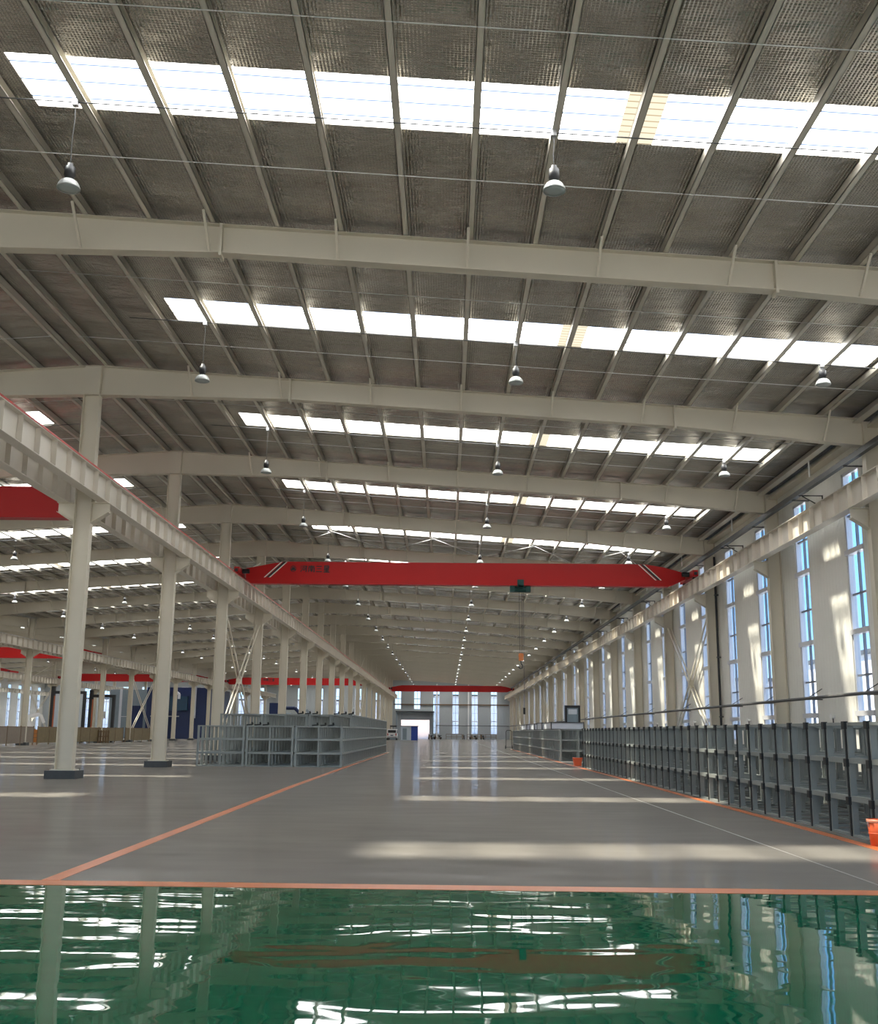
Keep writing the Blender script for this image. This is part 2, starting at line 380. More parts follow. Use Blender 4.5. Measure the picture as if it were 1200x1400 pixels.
# roof, one ceiling per hall, open where the translucent strips lie
SKY_IN, SKY_OUT, SKY_J0, SKY_J1 = -7.45, 11.3, 2.95, 3.6
def roof_quad(mb, si, x0, x1, y0, y1, th=.06, dz=0., mi=0):
    a, b = X(si, x0), X(si, x1)
    z0, z1 = zt(x0)+ROOF_H+dz, zt(x1)+ROOF_H+dz
    if a > b: a, b, z0, z1 = b, a, z1, z0
    v = [(a, y0, z0), (b, y0, z1), (b, y1, z1), (a, y1, z0), (a, y0, z0+th), (b, y0, z1+th), (b, y1, z1+th), (a, y1, z0+th)]
    mb.add(v, [(3, 2, 1, 0), (4, 5, 6, 7), (0, 1, 5, 4), (1, 2, 6, 5), (2, 3, 7, 6), (3, 0, 4, 7)], mi)
SKY_C, SKY_W = -4.72+D, 1.56
XE = [13.45, 14.2, 13, 13.2]
for si in range(4):
    mb = MB(); cur = YB-.3
    for n in range(N0, N1):
        y0 = FY(n)+SKY_C-SKY_W/2; y1 = y0+SKY_W
        roof_quad(mb, si, -11, XE[si], cur, y0)
        roof_quad(mb, si, -11, SKY_IN, y0, y1); roof_quad(mb, si, SKY_OUT, XE[si], y0, y1)
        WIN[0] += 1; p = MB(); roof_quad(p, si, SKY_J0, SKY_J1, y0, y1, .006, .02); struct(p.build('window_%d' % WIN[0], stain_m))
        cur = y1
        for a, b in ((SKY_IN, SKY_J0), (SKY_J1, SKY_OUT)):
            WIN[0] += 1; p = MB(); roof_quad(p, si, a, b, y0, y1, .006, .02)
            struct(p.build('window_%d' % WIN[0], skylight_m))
    roof_quad(mb, si, -11, XE[si], cur, YE+.3)
    o = mb.build('ceiling' if si == 0 else 'ceiling_%d' % si, foil_m); struct(o, 'foil lined roof underside over the ' + HALL[si])

# ------------------------------------------------------------------ steel frame
def column_body(h, d=.25, fwid=.15):
    return MB().box(-d, -d+.016, -fwid, fwid, 0, h).box(d-.016, d, -fwid, fwid, 0, h).box(-d+.016, d-.016, -.007, .007, 0, h)
CORB = 8.1
def corbel(sgn, d=.25, reach=.78):
    mb = MB()
    mb.prism([(sgn*d, CORB), (sgn*reach, CORB), (sgn*reach, CORB-.28), (sgn*d, CORB-.62)], 'y', -.007, .007)
    mb.box(min(sgn*d, sgn*reach), max(sgn*d, sgn*reach), -.15, .15, CORB-.016, CORB)
    v = [(sgn*d, CORB-.62), (sgn*reach, CORB-.28), (sgn*reach, CORB-.296), (sgn*d, CORB-.636)]
    mb.prism(v, 'y', -.15, .15)
    return mb
def column(label, x, y, h, corbels, plinth=True, zp=.26):
    t = thing('steel_column', label, 'column', (x, y, 0), kind='thing')
    b = column_body(h-zp if plinth else h).build('shaft', steel, t, (0, 0, zp if plinth else 0))
    for s in corbels: corbel(s).build('corbel', steel, t)
    if plinth: MB().box(-.34, .34, -.24, .24, zp-.03, zp).build('base_plate', steel, t)
    if plinth: MB().box(-.44, .44, -.38, .38, 0, zp-.03).build('plinth', plinth_m, t)
    return t
ZR = zt(-11)-.957                                    # underside of the roof beams over a ridge column
for n in range(-1, N1):
    w1 = nth(n) if n > 0 else None
    column('%s pale steel column along the row between main and second hall, on dark plinth' % w1 if w1 else 'pale steel column of the second hall row, %s green floor' % ('beside the', 'one bay beyond the')[n+1], -11, FY(n), ZR, (1, -1))
for n in range(-1, N1):
    w1 = nth(n) if n > 0 else None
    column('%s pale steel column along the window wall of the main hall' % w1 if w1 else 'pale steel column on the window wall, %s green floor' % ('beside the', 'one bay beyond the')[n+1], 12.88, FY(n), zt(12.9)-.04, (-1,), False)
for n in range(4, N1):
    column('%s pale steel column along the row between second and third hall' % nth(n-6) if n > 6 else '%s pale steel column before the board fence, second hall far row' % nth(n-3), -36.2, FY(n), zt(13)-.04, (1, -1))
for n in range(7, N1):
    column('%s pale steel column along the row between third and fourth hall' % nth(n-11) if n > 11 else '%s of the nearer steel columns between third and fourth hall' % nth(n-6), -60.2, FY(n), ZR, (1, -1))

XS0, XS1, XEND = -4.9, 6.92, 12.64
def depth(x):
    if x <= XS0: return .95 + (.68-.95)*0 if x <= -11 else None
def zb(x):
    """underside of a roof beam: level haunch, sloping middle, deeper eave end"""
    z0 = zt(-11)-.95; za = zt(XS0)-.66; zc = zt(XS1)-.66; zd = zt(XEND)-.86
    if x <= XS0: return z0 + (za-z0)*(x+11)/(XS0+11)
    if x <= XS1: return za + (zc-za)*(x-XS0)/(XS1-XS0)
    return zc + (zd-zc)*(x-XS1)/(XEND-XS1)
def roof_beam(si, n, detail):
    t = thing('roof_beam', '%s pale steel roof beam across the %s' % (nth(n+1) if n >= 0 else 'overhead', HALL[si]) + ', counted from the green floor', 'roof beam', (0, FY(n), 0), kind='thing')
    xs = [-11 if si in (0, 2) else -10.995, XS0, XS1, XEND + (1.2 if si == 1 else 0)]
    mb = MB(); P = lambda x: X(si, x)
    for a, b in zip(xs, xs[1:]):
        mb.prism([(P(a), zt(a)), (P(b), zt(b)), (P(b), zb(b)), (P(a), zb(a))], 'y', -.007, .007)
        for fz in (zt, lambda x: zb(x)+.018):
            mb.prism([(P(a), fz(a)), (P(b), fz(b)), (P(b), fz(b)-.018), (P(a), fz(a)-.018)], 'y', -.15, .15)
    mb.build('beam', steel, t)
    if detail:
        for x in (XS0, XS1):
            MB().prism([(P(x-.03), zt(x)+.0), (P(x+.03), zt(x)+.0), (P(x+.03), zb(x)-.07), (P(x-.03), zb(x)-.07)], 'y', -.16, .16).build('splice_plate', steel, t)
        if si in (0, 1):
            for x in (-10.75,):
                MB().box(min(P(x), P(x-.25)), max(P(x), P(x-.25)), -.15, .15, zb(-11)+.02, zt(-11)-.04).build('stiffener', steel, t)
        for j in range(-3, 5):
            x = .38 + 2.76*j
            for sg in (-1,) if n < 8 else ():
                MB().bar((P(x), sg*.10, zb(x)+.03), (P(x), sg*.80, zt(x)-.03), .05).build('knee_brace', steel, t)
    return t
for si in range(4):
    for n in range(-2, N1):
        if si == 1 and n < 0 or si > 1 and n < 4: continue
        if n < 0 and si == 0:
            o = roof_beam(si, n, False); o['label'] = '%s roof beam over the green floor' % ('pale steel, nearest' if n == -1 else 'pale steel, rearmost'); continue
        roof_beam(si, n, si < 2 and n < 10)

# purlins, each line continuous along its hall
PX = [.38+1.38*k for k in range(-7, 9)]
PX = [-10.66] + PX + [12.55]
for si in range(4):
    ya, yb = (YB, YE) if si == 0 else ((FY(-2), YE) if si == 1 else (FY(4), YE))
    for i, x in enumerate(PX + ([13.8] if si == 1 else [])):
        s = SPANS[si][0]; a = X(si, x); z = zt(x); fl = s*.125; z += .01
        mb = MB()
        mb.box(min(a, a+s*.012), max(a, a+s*.012), ya, yb, z, z+ROOF_H-.035)
        mb.box(min(a, a+fl), max(a, a+fl), ya, yb, z, z+.012).box(min(a, a+fl), max(a, a+fl), ya, yb, z+ROOF_H-.047, z+ROOF_H-.035)
        mb.box(min(a+fl, a+fl-s*.012), max(a+fl, a+fl-s*.012), ya, yb, z, z+.03)
        o = mb.build('purlin', zinc)
        tag(o, '%s roof purlin from the ridge, running the length of the %s' % (nth(i+1), HALL[si]), 'purlin', 'roof purlins of the ' + HALL[si], 'thing')

# crane runway beams
def runway(x, label, conductor=None, n0=N0):
    t = thing('crane_runway', label, 'crane rail beam', (x, 0, CORB), kind='thing')
    y0, y1 = FY(n0)+.3, YE-.3
    mb = MB().box(-.16, .16, y0, y1, 0, .02).box(-.16, .16, y0, y1, .73, .75).box(-.006, .006, y0, y1, .02, .73)
    k = int((y1-FY(n0))/(D/9))
    for i in range(1, k+1):
        y = FY(n0) + i*D/9
        if y < y1: mb.box(-.15, -.006, y-.006, y+.006, .02, .73).box(.006, .15, y-.006, y+.006, .02, .73)
    mb.build('beam', girder_steel, t)
    MB().box(-.035, .035, y0, y1, .75, .82).build('rail', chrome, t)
    if conductor:
        MB().box(min(conductor, conductor*.9), max(conductor, conductor*.9), y0, y1, .755, .80).build('conductor_bar', mat('conductor_red', (.55, .03, .02), .4), t)['label'] = 'thin red conductor bar'
    return t
runway(-10.4, 'pale ribbed crane rail beam on the column row, facing the main hall', .17)
runway(-11.6, 'pale ribbed crane rail beam on the column row, facing the second hall')
runway(12.2, 'pale ribbed crane rail beam along the window wall of the main hall')
runway(-35.6, 'pale ribbed crane rail beam along the far side of the second hall', None, 4)
runway(-36.8, 'pale ribbed crane rail beam along the near side of the third hall', None, 4)
runway(-59.6, 'pale ribbed crane rail beam along the far side of the third hall', None, 7)
runway(-60.8, 'pale ribbed crane rail beam along the near side of the fourth hall', None, 7)
runway(-83.2, 'pale crane rail beam along the far wall of the fourth hall', None, 10)

# cross bracing between columns
def brace(x, n, label, z0=.6, z1=7.4):
    t = thing('cross_brace', label, 'brace', (x, FY(n), 0), kind='thing')
    for dx in (-.09, .09):
        MB().bar((dx, .12, z0), (dx, D-.12, z1), .05, .09).build('diagonal', steel, t)
        MB().bar((dx, .12, z1), (dx, D-.12, z0), .05, .09).build('diagonal', steel, t)
    zc = (z0+z1)/2
    MB().box(-.12, .12, D/2-.2, D/2+.2, zc-.2, zc+.2).build('gusset', steel, t)
    MB().bar((0, .12, CORB+.2), (0, D-.12, 9.6 if x != -11 and x != -60.2 else ZR-.4), .05, .09).build('upper_diagonal', steel, t)
for n in (3, 11, 16):
    w_ = {3: 'first', 11: 'second', 16: 'third'}[n]
    brace(-11, n, w_ + ' pale crossed steel brace between columns of the row beside the second hall')
    brace(12.9, n, w_ + ' pale crossed steel brace in front of the windows')
brace(-36.2, 10, 'crossed steel brace in the column row beyond the second hall')
brace(-60.2, 13, 'crossed steel brace in the column row beyond the third hall')
# roof rods
for n in (3, 8, 14):
    for j, (a, b) in enumerate(((-9, -3.5), (-3.5, 2), (2, 7.4), (7.4, 11.4))):
        t = thing('roof_cross_rod', '%s pair of thin crossed roof rods from the ridge, %s braced bay' % (nth(j+1), {3: 'nearest', 8: 'middle', 14: 'farthest'}[n]), 'brace', (0, FY(n), 0))
        MB().cyl((a, .2, zt(a)-.08), (b, D-.2, zt(b)-.08), .014, 6).build('rod', white, t)
        MB().cyl((b, .2, zt(b)-.08), (a, D-.2, zt(a)-.08), .014, 6).build('rod', white, t)
# sag rods under the purlins and the lamp conduits
for si in (0, 1):
    for n in range(-1, 10):
        for q in (.30, .74):
            o = MB().cyl((X(si, -10.6), FY(n)+q*D, zt(-10.6)-.004), (X(si, 12.4), FY(n)+q*D, zt(12.4)-.004), .009, 5).build('sag_rod', white)
            tag(o, '%s thin sag rod across purlins %s the lamp row, %s bay of the %s' % ('pale', 'before' if q < .5 else 'behind', nth(n+2), HALL[si]), 'rod')
for si in (0, 1, 2):
    for n in range(-1 if si < 2 else 5, N1):
        o = MB().cyl((X(si, -8.6), FY(n)+SKY_C+.18, zt(-8.6)-.03), (X(si, 11.3), FY(n)+SKY_C+.18, zt(11.3)-.03), .012, 6).build('lamp_conduit', tray_m)
        tag(o, 'thin dark conduit feeding the %s lamp row of the %s' % (nth(n+2), HALL[si]), 'conduit')

# ------------------------------------------------------------------ high bay lamps
def lamp():
    t = thing('high_bay_lamp', '', 'lamp')
    MB().box(-.05, .05, -.05, .05, .93, 1.05).build('junction_box', chrome, t)
    MB().tube([(0, 0, .93), (.012, 0, .80), (-.008, 0, .62), (0, 0, .38)], .008, 6).build('cord', tray_m, t)
    MB().lathe([(.0, .40), (.05, .40), (.055, .34), (.09, .33), (.095, .17), (.075, .15), (.075, .10), (.0, .10)], n=18).build('housing', black, t)
    MB().lathe([(.075, .10), (.11, .085), (.15, .05), (.175, .01), (.195, -.05), (.20, -.07), (.19, -.07), (.165, -.0), (.12, .05), (.06, .075), (.0, .08)], n=24).build('reflector', dome_m, t)
    MB().lathe([(.0, -.085), (.10, -.08), (.185, -.066), (.185, -.06), (.0, -.06)], n=20).build('lens', mat('lamp_lens', (.30, .34, .32), .2), t)
    return t
L0 = None
pos = {0: 'ridge-side', 1: 'middle', 2: 'eave-side'}
for si in (0, 1, 2):
    for n in range(-1, N1):
        if si == 1 and n < 0 or si == 2 and n < 5: continue
        for j, x in enumerate((-6.55, 1.78, 9.9)):
            loc = (X(si, x), FY(n)+SKY_C+.18, 10.55)
            lab = 'black and grey hanging high bay lamp, %s one of the %s row, %s' % (pos[j], nth(n+2) if si < 2 else nth(n-4), HALL[si])
            if L0 is None:
                L0 = lamp(); L0.location = loc; L0['label'] = lab; L0['group'] = 'high bay lamps'; o = L0
            else: o = dup(L0, loc, lab, 'high bay lamps')
            top = zt(x)-.03
            if abs(x-(-6.55)) < .1: sc = (top-10.55)/1.0
            else: sc = (top-10.55)/1.0
            for ch in o.children:
                if ch.name.startswith('cord'): ch.scale = (1, 1, max(.3, (sc-.07-.38)/.55)); ch.location = (0, 0, .38-.38*ch.scale[2])
                if ch.name.startswith('junction'): ch.location = (0, 0, sc-1.0)

# ------------------------------------------------------------------ overhead cranes
# strokes of the four characters on a ten by ten grid
CHARS = [
    [((.4, 9.2), (1.8, 8.2)), ((0, 6.6), (1.5, 5.7)), ((.3, .4), (2, 3.6)), ((2.8, 8.8), (10, 8.8)), ((8.4, 8.8), (8.4, .6)), ((8.4, .6), (7.2, .9)), ((3.6, 6.6), (6.6, 6.6)), ((3.6, 6.6), (3.6, 3.2)), ((6.6, 6.6), (6.6, 3.2)), ((3.6, 3.2), (6.6, 3.2))],
    [((.6, 8.7), (9.4, 8.7)), ((5, 10), (5, 6.9)), ((1, 6.9), (9, 6.9)), ((1, 6.9), (1, 0)), ((9, 6.9), (9, .2)), ((9, .2), (7.8, .4)), ((3.4, 6.2), (4.2, 5.2)), ((6.6, 6.2), (5.8, 5.2)), ((2.6, 4.6), (7.4, 4.6)), ((2.6, 2.6), (7.4, 2.6)), ((5, 4.6), (5, .2))],
    [((1, 8.8), (9, 8.8)), ((1.8, 5), (8.2, 5)), ((.3, .8), (9.7, .8))],
    [((2, 9.6), (8, 9.6)), ((2, 9.6), (2, 5.9)), ((8, 9.6), (8, 5.9)), ((2, 7.8), (8, 7.8)), ((2, 5.9), (8, 5.9)), ((2.4, 5.2), (1, 3.4)), ((1.8, 4.2), (8.6, 4.2)), ((1.8, 2.3), (8.2, 2.3)), ((.4, .3), (9.6, .3)), ((5, 5.9), (5, .3))]]
cream = mat('stripe_white', (.82, .78, .70), .4)
def crane(x0, x1, y, label, marks=None, stripes=False):
    """single girder crane; rails at x0 and x1"""
    t = thing('overhead_crane', label, 'crane', (0, y, 8.925))
    zb_, zt_ = -.26, .86
    e = .75
    poly = [(x0+.24, .50), (x0+e+.9, .78), (x0+e+1.5, zt_), (x1-e-1.5, zt_), (x1-e-.6, .72), (x1-.24, .42), (x1-.24, .10), (x1-e-.3, zb_), (x0+.50, zb_), (x0+.24, -.05)]
    MB().prism(poly, 'y', -.26, .26).build('girder', red, t)
    for x in (x0, x1):
        c = MB().box(x-.13, x+.13, -1.5, 1.5, .08, .40).build('end_carriage', red, t)
        for yy in (-1.1, 1.1): MB().cyl((x-.06, yy, .13), (x+.06, yy, .13), .13, 14).build('wheel', black, c)
        MB().box(x-.07, x+.07, -1.58, -1.5, .16, .30).build('buffer', rubber, c)
        MB().cyl((x+(.15 if x == x0 else -.15), -.75, .28), (x+(.5 if x == x0 else -.5), -.75, .28), .12, 12).build('drive_motor', black, c)
    if stripes:
        for xs, sg in ((x0+e+.62, -1), (x1-e-.9, 1)):
            for k, m_ in ((0, cream), (.13, black), (.26, cream)):
                b0 = xs + (sg*.62 if sg < 0 else .62-.0) + 0
                xt = xs + .62 + k if sg < 0 else xs - .95 + k + 0
                xb = xt - .85 if sg < 0 else xt + .85
                wd = .07 if m_ is cream else .13
                MB().prism([(xt, zt_-.01), (xt+wd, zt_-.01), (xb+wd, .05), (xb, .05)], 'y', -.268, -.26).build('stripe', m_, t)
    if marks:
        xm, sc = marks
        cx = xm; cz = .50
        mb = MB(); n = 24
        for r0, r1 in ((.27*sc, .21*sc), (.15*sc, .0)):
            for i in range(n):
                a, b = 2*PI*i/n, 2*PI*(i+1)/n
                mb.prism([(cx+r0*math.cos(a), cz+r0*math.sin(a)), (cx+r0*math.cos(b), cz+r0*math.sin(b)), (cx+r1*math.cos(b), cz+r1*math.sin(b)), (cx+r1*math.cos(a), cz+r1*math.sin(a))][:4 if r1 else 3], 'y', -.266, -.26)
        for i in range(3):
            a = PI/2 + 2*PI*i/3
            mb.bar((cx+.12*sc*math.cos(a), -.263, cz+.12*sc*math.sin(a)), (cx+.24*sc*math.cos(a), -.263, cz+.24*sc*math.sin(a)), .006, .1*sc)
        mb.build('emblem', black, t)
        lt = MB(); u = .060*sc
        for q, strokes in enumerate(CHARS):
            for (xa, ya), (xb, yb_) in strokes:
                ox = cx + .62*sc + q*.66*sc
                px_, pz_ = ox+xa*u, cz+(ya-5)*u; qx_, qz_ = ox+xb*u, cz+(yb_-5)*u; ln = math.hypot(qx_-px_, qz_-pz_)
                nx, nz = -(qz_-pz_)/ln*.040*sc, (qx_-px_)/ln*.040*sc
                lt.prism([(px_+nx, pz_+nz), (qx_+nx, qz_+nz), (qx_-nx, qz_-nz), (px_-nx, pz_-nz)], 'y', -.266, -.26)
        lt.build('lettering', black, t)
    return t
crane(-10.4, 12.2, 54.0, 'large red overhead crane across the main hall, black lettering near one end', (-7.78, .58), True)
crane(-10.4, 12.2, 200.0, 'small looking red overhead crane at the far end of the main hall')
crane(-35.6, -11.6, 37.2, 'red overhead crane close by in the second hall, half hidden by the rail beam')
crane(-35.6, -11.6, 176.0, 'bright red overhead crane far down the second hall, seen between columns', (-30.2, .75))
crane(-59.6, -36.8, 114.0, 'red overhead crane in the third hall above its rail beam')
crane(-59.6, -36.8, 168.0, 'farther red overhead crane in the third hall beneath the rail beam')
crane(-83.2, -60.8, 152.0, 'red overhead crane in the fourth hall near the far wall')

# hoist of the near crane
t = thing('electric_hoist', 'dark green electric hoist under the large red crane, hook on two ropes', 'hoist', (3.68, 54.0, 8.66))
MB().box(-.12, .12, -.40, .40, -.12, -.01).box(-.16, .16, -.40, -.27, -.10, .28).box(-.16, .16, .27, .40, -.10, .28).build('trolley', green_m, t)
MB().cyl((-.46, 0, -.17), (.46, 0, -.17), .15, 18).build('drum', green_m, t)
MB().box(-.52, -.30, -.18, .18, -.30, .02).build('motor_housing', green_m, t)
MB().box(.30, .52, -.18, .18, -.30, -.02).build('gear_housing', green_m, t)
for x in (-.05, .09): MB().cyl((x, 0, -.20), (x*.8, 0, -3.35), .011, 6).build('rope', rope_m, t)
MB().box(-.36, .36, -.02, .02, -3.28, -3.24).build('limit_bar', cream, t)
hb = MB().box(-.09, .13, -.06, .06, -3.75, -3.38).cyl((.02, -.07, -3.5), (.02, .07, -3.5), .13, 14).build('hook_block', mat('hook_orange', (.55, .16, .03), .4), t)
MB().tube([(.02, 0, -3.72), (.02, 0, -3.88), (.10, 0, -3.97), (.10, 0, -4.07), (.02, 0, -4.14), (-.07, 0, -4.10), (-.09, 0, -4.02)], .03, 8).build('hook', black, hb)
t = thing('pendant_control', 'thin dark pendant control cable hanging below the green hoist', 'control', (3.86, 54.2, 2.3))
MB().cyl((0, 0, .3), (0, 0, 6.44), .010, 6).build('cable', rope_m, t)
MB().box(-.05, .05, -.04, .04, 0, .32).build('button_box', black, t)

# ------------------------------------------------------------------ stacking frames
UX, UY, UZ = 1.95, .85, .53
def frame_mesh():
    mb = MB(); px, py = .085, .045; g = .028
    xs = [(g, g+px), (UX/2-.035, UX/2+.035), (UX-g-px, UX-g)]
    ys = [(g, g+py), (UY-g-py, UY-g)]
    for i, (a, b) in enumerate(xs):
        for c, d in ys: mb.box(a, b, c, d, 0, UZ)
    for z0, z1 in ((0, .03), (UZ-.045, UZ)):
        for c, d in ys:
            mb.box(xs[0][1], xs[1][0], c, d, z0, z1); mb.box(xs[1][1], xs[2][0], c, d, z0, z1)
        for a, b in xs: mb.box(a, b, ys[0][1], ys[1][0], z0, z1)
    return mb
FM = frame_mesh()
frame_me = FM.mesh('stacking_frame', rack_m)
cap_me = MB().box(-.014, .045, -.055, .055, UZ-.095, UZ+.014).mesh('joint_cap', cap_m)
gap_shade_me = MB().box(.012, .07, -.022, .022, .0, UZ-.095).mesh('gap_shade_strip', cap_m)  # black strip painted in for the shade in the gap between posts
TIER = ['bottom', 'second', 'third', 'top']
rest = MB()
def put(x, y, k, indiv, label, group, caps=()):
    z = k*UZ
    if not indiv:
        rest.add([(a+x, b+y, c+z) for a, b, c in FM.v], FM.f); return
    o = bpy.data.objects.new('stacking_frame', frame_me); COL.objects.link(o); o.location = (x, y, z)
    tag(o, label, 'metal frame', group)
    for nm, me in (('joint_cap', cap_me), ('gap_shade_strip', gap_shade_me)) if caps else ():
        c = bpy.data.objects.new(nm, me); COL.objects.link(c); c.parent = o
        c.location = (0, UY, 0); c['label'] = 'black corner cap' if nm == 'joint_cap' else 'black strip standing for the shade between neighbouring posts'
def tiername(k, n): return {0: 'bottom', n-1: 'top'}.get(k, 'middle' if n == 3 else ('lower middle' if k == 1 else 'upper middle'))
# near stack by the windows
Y0 = 13.40
for r_ in range(39):
    for c in range(2):
        for k in range(3):
            vis = (c == 0) or (c == 1 and r_ < 16)
            put(5.76+c*(UX+.3), Y0+r_*UY, k, vis,
                'grey stacking frame, %s tier, %s from the near end, %s column, near window-side stack' % (tiername(k, 3), nth(r_+1), ('aisle', 'middle')[min(c, 1)]),
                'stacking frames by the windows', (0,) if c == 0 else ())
# far stack by the windows
for r_ in range(46):
    for c in range(3):
        for k in range(3):
            put(5.72+c*UX, 55.6+r_*UY, k, (c == 0 and r_ < 15) or r_ == 0,
                'grey stacking frame, %s tier, %s row back, %s column, far window-side stack' % (tiername(k, 3), nth(r_+1), ('aisle', 'middle', 'wall')[c]),
                'stacking frames in the far stack')
# stack beside the column row: a lower block in front, four tiers behind
for r_ in range(38):
    nk = 3 if r_ < 5 else 4
    for c in range(3):
        for k in range(nk):
            put(-9.95+c*UX, 43.7+r_*UY, k, (r_ == 0) or (r_ == 5 and k == 3) or (c == 2 and r_ < 25 and k < 3),
                'grey stacking frame, %s tier, %s row back, %s column, column-side stack' % (tiername(k, nk), nth(r_+1), ('outer', 'middle', 'aisle')[c]),
                'stacking frames beside the column row')
tag(rest.build('stacked_frames', rack_m), 'remaining grey steel frames deep inside and far along the stacks', 'metal frame', None, 'stuff')
# loose dark clamps on the column-side stack
for i, (x, y, z) in enumerate(((-8.0, 43.9, 3*UZ), (-5.4, 44.1, 3*UZ), (-6.6, 48.6, 4*UZ), (-5.0, 48.6, 4*UZ))):
    t = thing('spare_clamp', '%s heap of black clamps lying on the column-side frame stack' % ['outermost low', 'inner low', 'outer high', 'inner high'][i], 'clamp', (x, y, z))
    for q in range(3):
        MB().bar((q*.32, 0, .03), (q*.32+.22, .1, .05), .05).bar((q*.32+.22, .1, .05), (q*.32+.20, .05, .13), .05).build('clamp_arm', cap_m, t)

# buckets
def bucket(loc, r, h, label):
    t = thing('bucket', label, 'bucket', loc)
    MB().lathe([(.0, .0), (r*.82, .0), (r, h), (r*.96, h), (r*.78, .02), (.0, .02)], n=24).build('pail', bucket_m, t)
    MB().lathe([(r*.99, h-.04), (r*1.06, h-.035), (r*1.06, h+.005), (r*.99, h+.005)], n=24).build('rim', mat('pail_rim', (.75, .30, .18), .4), t)
    MB().lathe([(r*.90, h*.45), (r*.93, h*.45), (r*.93, h*.5), (r*.9, h*.5)], n=24).build('band', bucket_m, t)
    MB().tube([(r*1.05*math.cos(a), -.02, h-.02-.16*math.sin(a)) for a in [PI*i/8 for i in range(9)]], .006, 6).build('wire_handle', chrome, t)
bucket((5.66, 14.62, 0), .145, .33, 'orange plastic bucket on the floor at the near end of the window-side stack')
t = thing('bucket', 'orange square tub on the floor between the two window-side stacks', 'bucket', (5.78, 48.6, 0))
MB().prism([(-.15, 0), (.15, 0), (.19, .34), (-.19, .34)], 'y', -.17, .17).build('tub', bucket_m, t)
MB().box(-.21, .21, -.19, .19, .30, .35).build('rim', bucket_m, t)

# wrapped crates and a framed cabinet on the far stack
for i, (x, y, lx, ly, hh_) in enumerate(((5.9, 62.0, 1.9, 4.6, .42), (5.95, 68.5, 1.8, 3.6, .44), (5.95, 74.5, 1.8, 4.5, .42), (5.95, 81.5, 1.8, 6.0, .42))):
    t = thing('wrapped_crate', '%s long white wrapped crate from the camera, on top of the far window-side stack' % nth(i+1), 'crate', (x, y, 3*UZ))
    MB().box(.03, lx-.03, .03, ly-.03, .03, hh_).build('wrapping', pale_box, t)
    fr = MB()
    for a, b in ((0, .06), (lx-.06, lx)): fr.box(a, b, 0, .06, 0, hh_+.02).box(a, b, ly-.06, ly, 0, hh_+.02)
    for z in (0, hh_-.04):
        for yy in (0, ly-.06): fr.box(.06, lx-.06, yy, yy+.06, z, z+.05)
        for xx in (0, lx-.06): fr.box(xx, xx+.06, .06, ly-.06, z, z+.05)
    fr.build('crate_frame', tray_m, t)
t = thing('framed_cabinet', 'dark framed upright cabinet behind the white crates near the window wall', 'cabinet', (9.7, 88.0, 0))
MB().box(0, .9, 0, .5, 0, 3.4).build('body', slate, t)
MB().box(-.16, 0, -.05, .55, 0, 3.6).box(.9, 1.06, -.05, .55, 0, 3.6).box(0, .9, -.05, .55, 3.4, 3.6).build('cabinet_frame', black, t)
MB().box(.1, .8, -.03, 0, 2.9, 3.3).build('pale_panel', pale_box, t)  # plain pale panel high on the cabinet front

# ------------------------------------------------------------------ fittings on the window wall
for z, x, wd, hh_, lab in ((9.76, 12.76, .16, .18, 'dark cable tray running high along the window wall under the eave'), (2.66, 12.83, .10, .09, 'dark pipe running low along the window wall behind the stacks')):
    t = thing('cable_tray' if z > 5 else 'wall_pipe', lab, 'cable tray' if z > 5 else 'pipe', (x-.25 if z > 5 else x-.28, 0, z))
    if z > 5: MB().box(-wd/2, wd/2, FY(0), YE-2, 0, .02).box(-wd/2, -wd/2+.01, FY(0), YE-2, .02, hh_).box(wd/2-.01, wd/2, FY(0), YE-2, .02, hh_).build('tray', tray_m, t)
    else: MB().cyl((0, FY(0), 0), (0, YE-2, 0), .055, 10).build('pipe', tray_m, t)
    for n in range(1, 12):
        for q in (.12, .62):
            y = FY(n)+q*D
            MB().bar((-.05, y, -.03), (.58, y, -.03), .04).bar((.0, y, -.02), (.58, y, .34), .03).build('bracket', tray_m, t)
for n in range(1, 9):
    y = FY(n) + .5*D
    t = thing('wall_bracket', 'black triangular wall bracket above the rail beam, %s along the window wall' % nth(n), 'bracket', (XW, y, 9.3))
    MB().bar((0, 0, .34), (-.85, 0, .34), .035).bar((-.02, 0, -.12), (-.02, 0, .36), .035).bar((-.02, 0, -.08), (-.72, 0, .32), .03).build('arm', black, t)
    t = thing('eave_hanger', 'white hanger rod under the eave purlin, %s along the window wall' % nth(n), 'rod', (12.55, FY(n)+.45*D, 0))
    MB().cyl((0, 0, 10.2), (0, 0, zt(12.55)), .03, 8).build('rod', white, t)
    if n < 5:
        t = thing('wall_valve', 'small white wall valve low on the cladding, %s along the window wall' % nth(n), 'valve', (XW, FY(n)+.52*D, 2.02))
        MB().cyl((0, 0, 0), (-.12, 0, 0), .05, 12).build('valve_body', white, t)
        MB().cyl((-.12, 0, 0), (-.14, 0, 0), .10, 12).build('hand_wheel', white, t)
        MB().cyl((-.06, 0, -.05), (-.06, 0, -.5), .02, 8).build('pipe_tail', tray_m, t)
o = MB().box(12.35, 12.60, FY(-1), YE, 10.78, 10.80).build('trim_1', zinc); struct(o)
o = MB().box(12.80, 13.14, FY(-1), YE, 10.62, 10.72).build('trim_2', steel); struct(o)
t = thing('downpipe', 'black vertical downpipe beside the window-wall column with the first brace', 'pipe', (13.02, FY(3)-.42, 0))
MB().cyl((0, 0, .1), (0, 0, 9.9), .055, 10).build('pipe', black, t)
for z in (2.2, 5.0, 8.0): MB().box(-.07, .12, -.07, .07, z, z+.06).build('pipe_clip', tray_m, t)

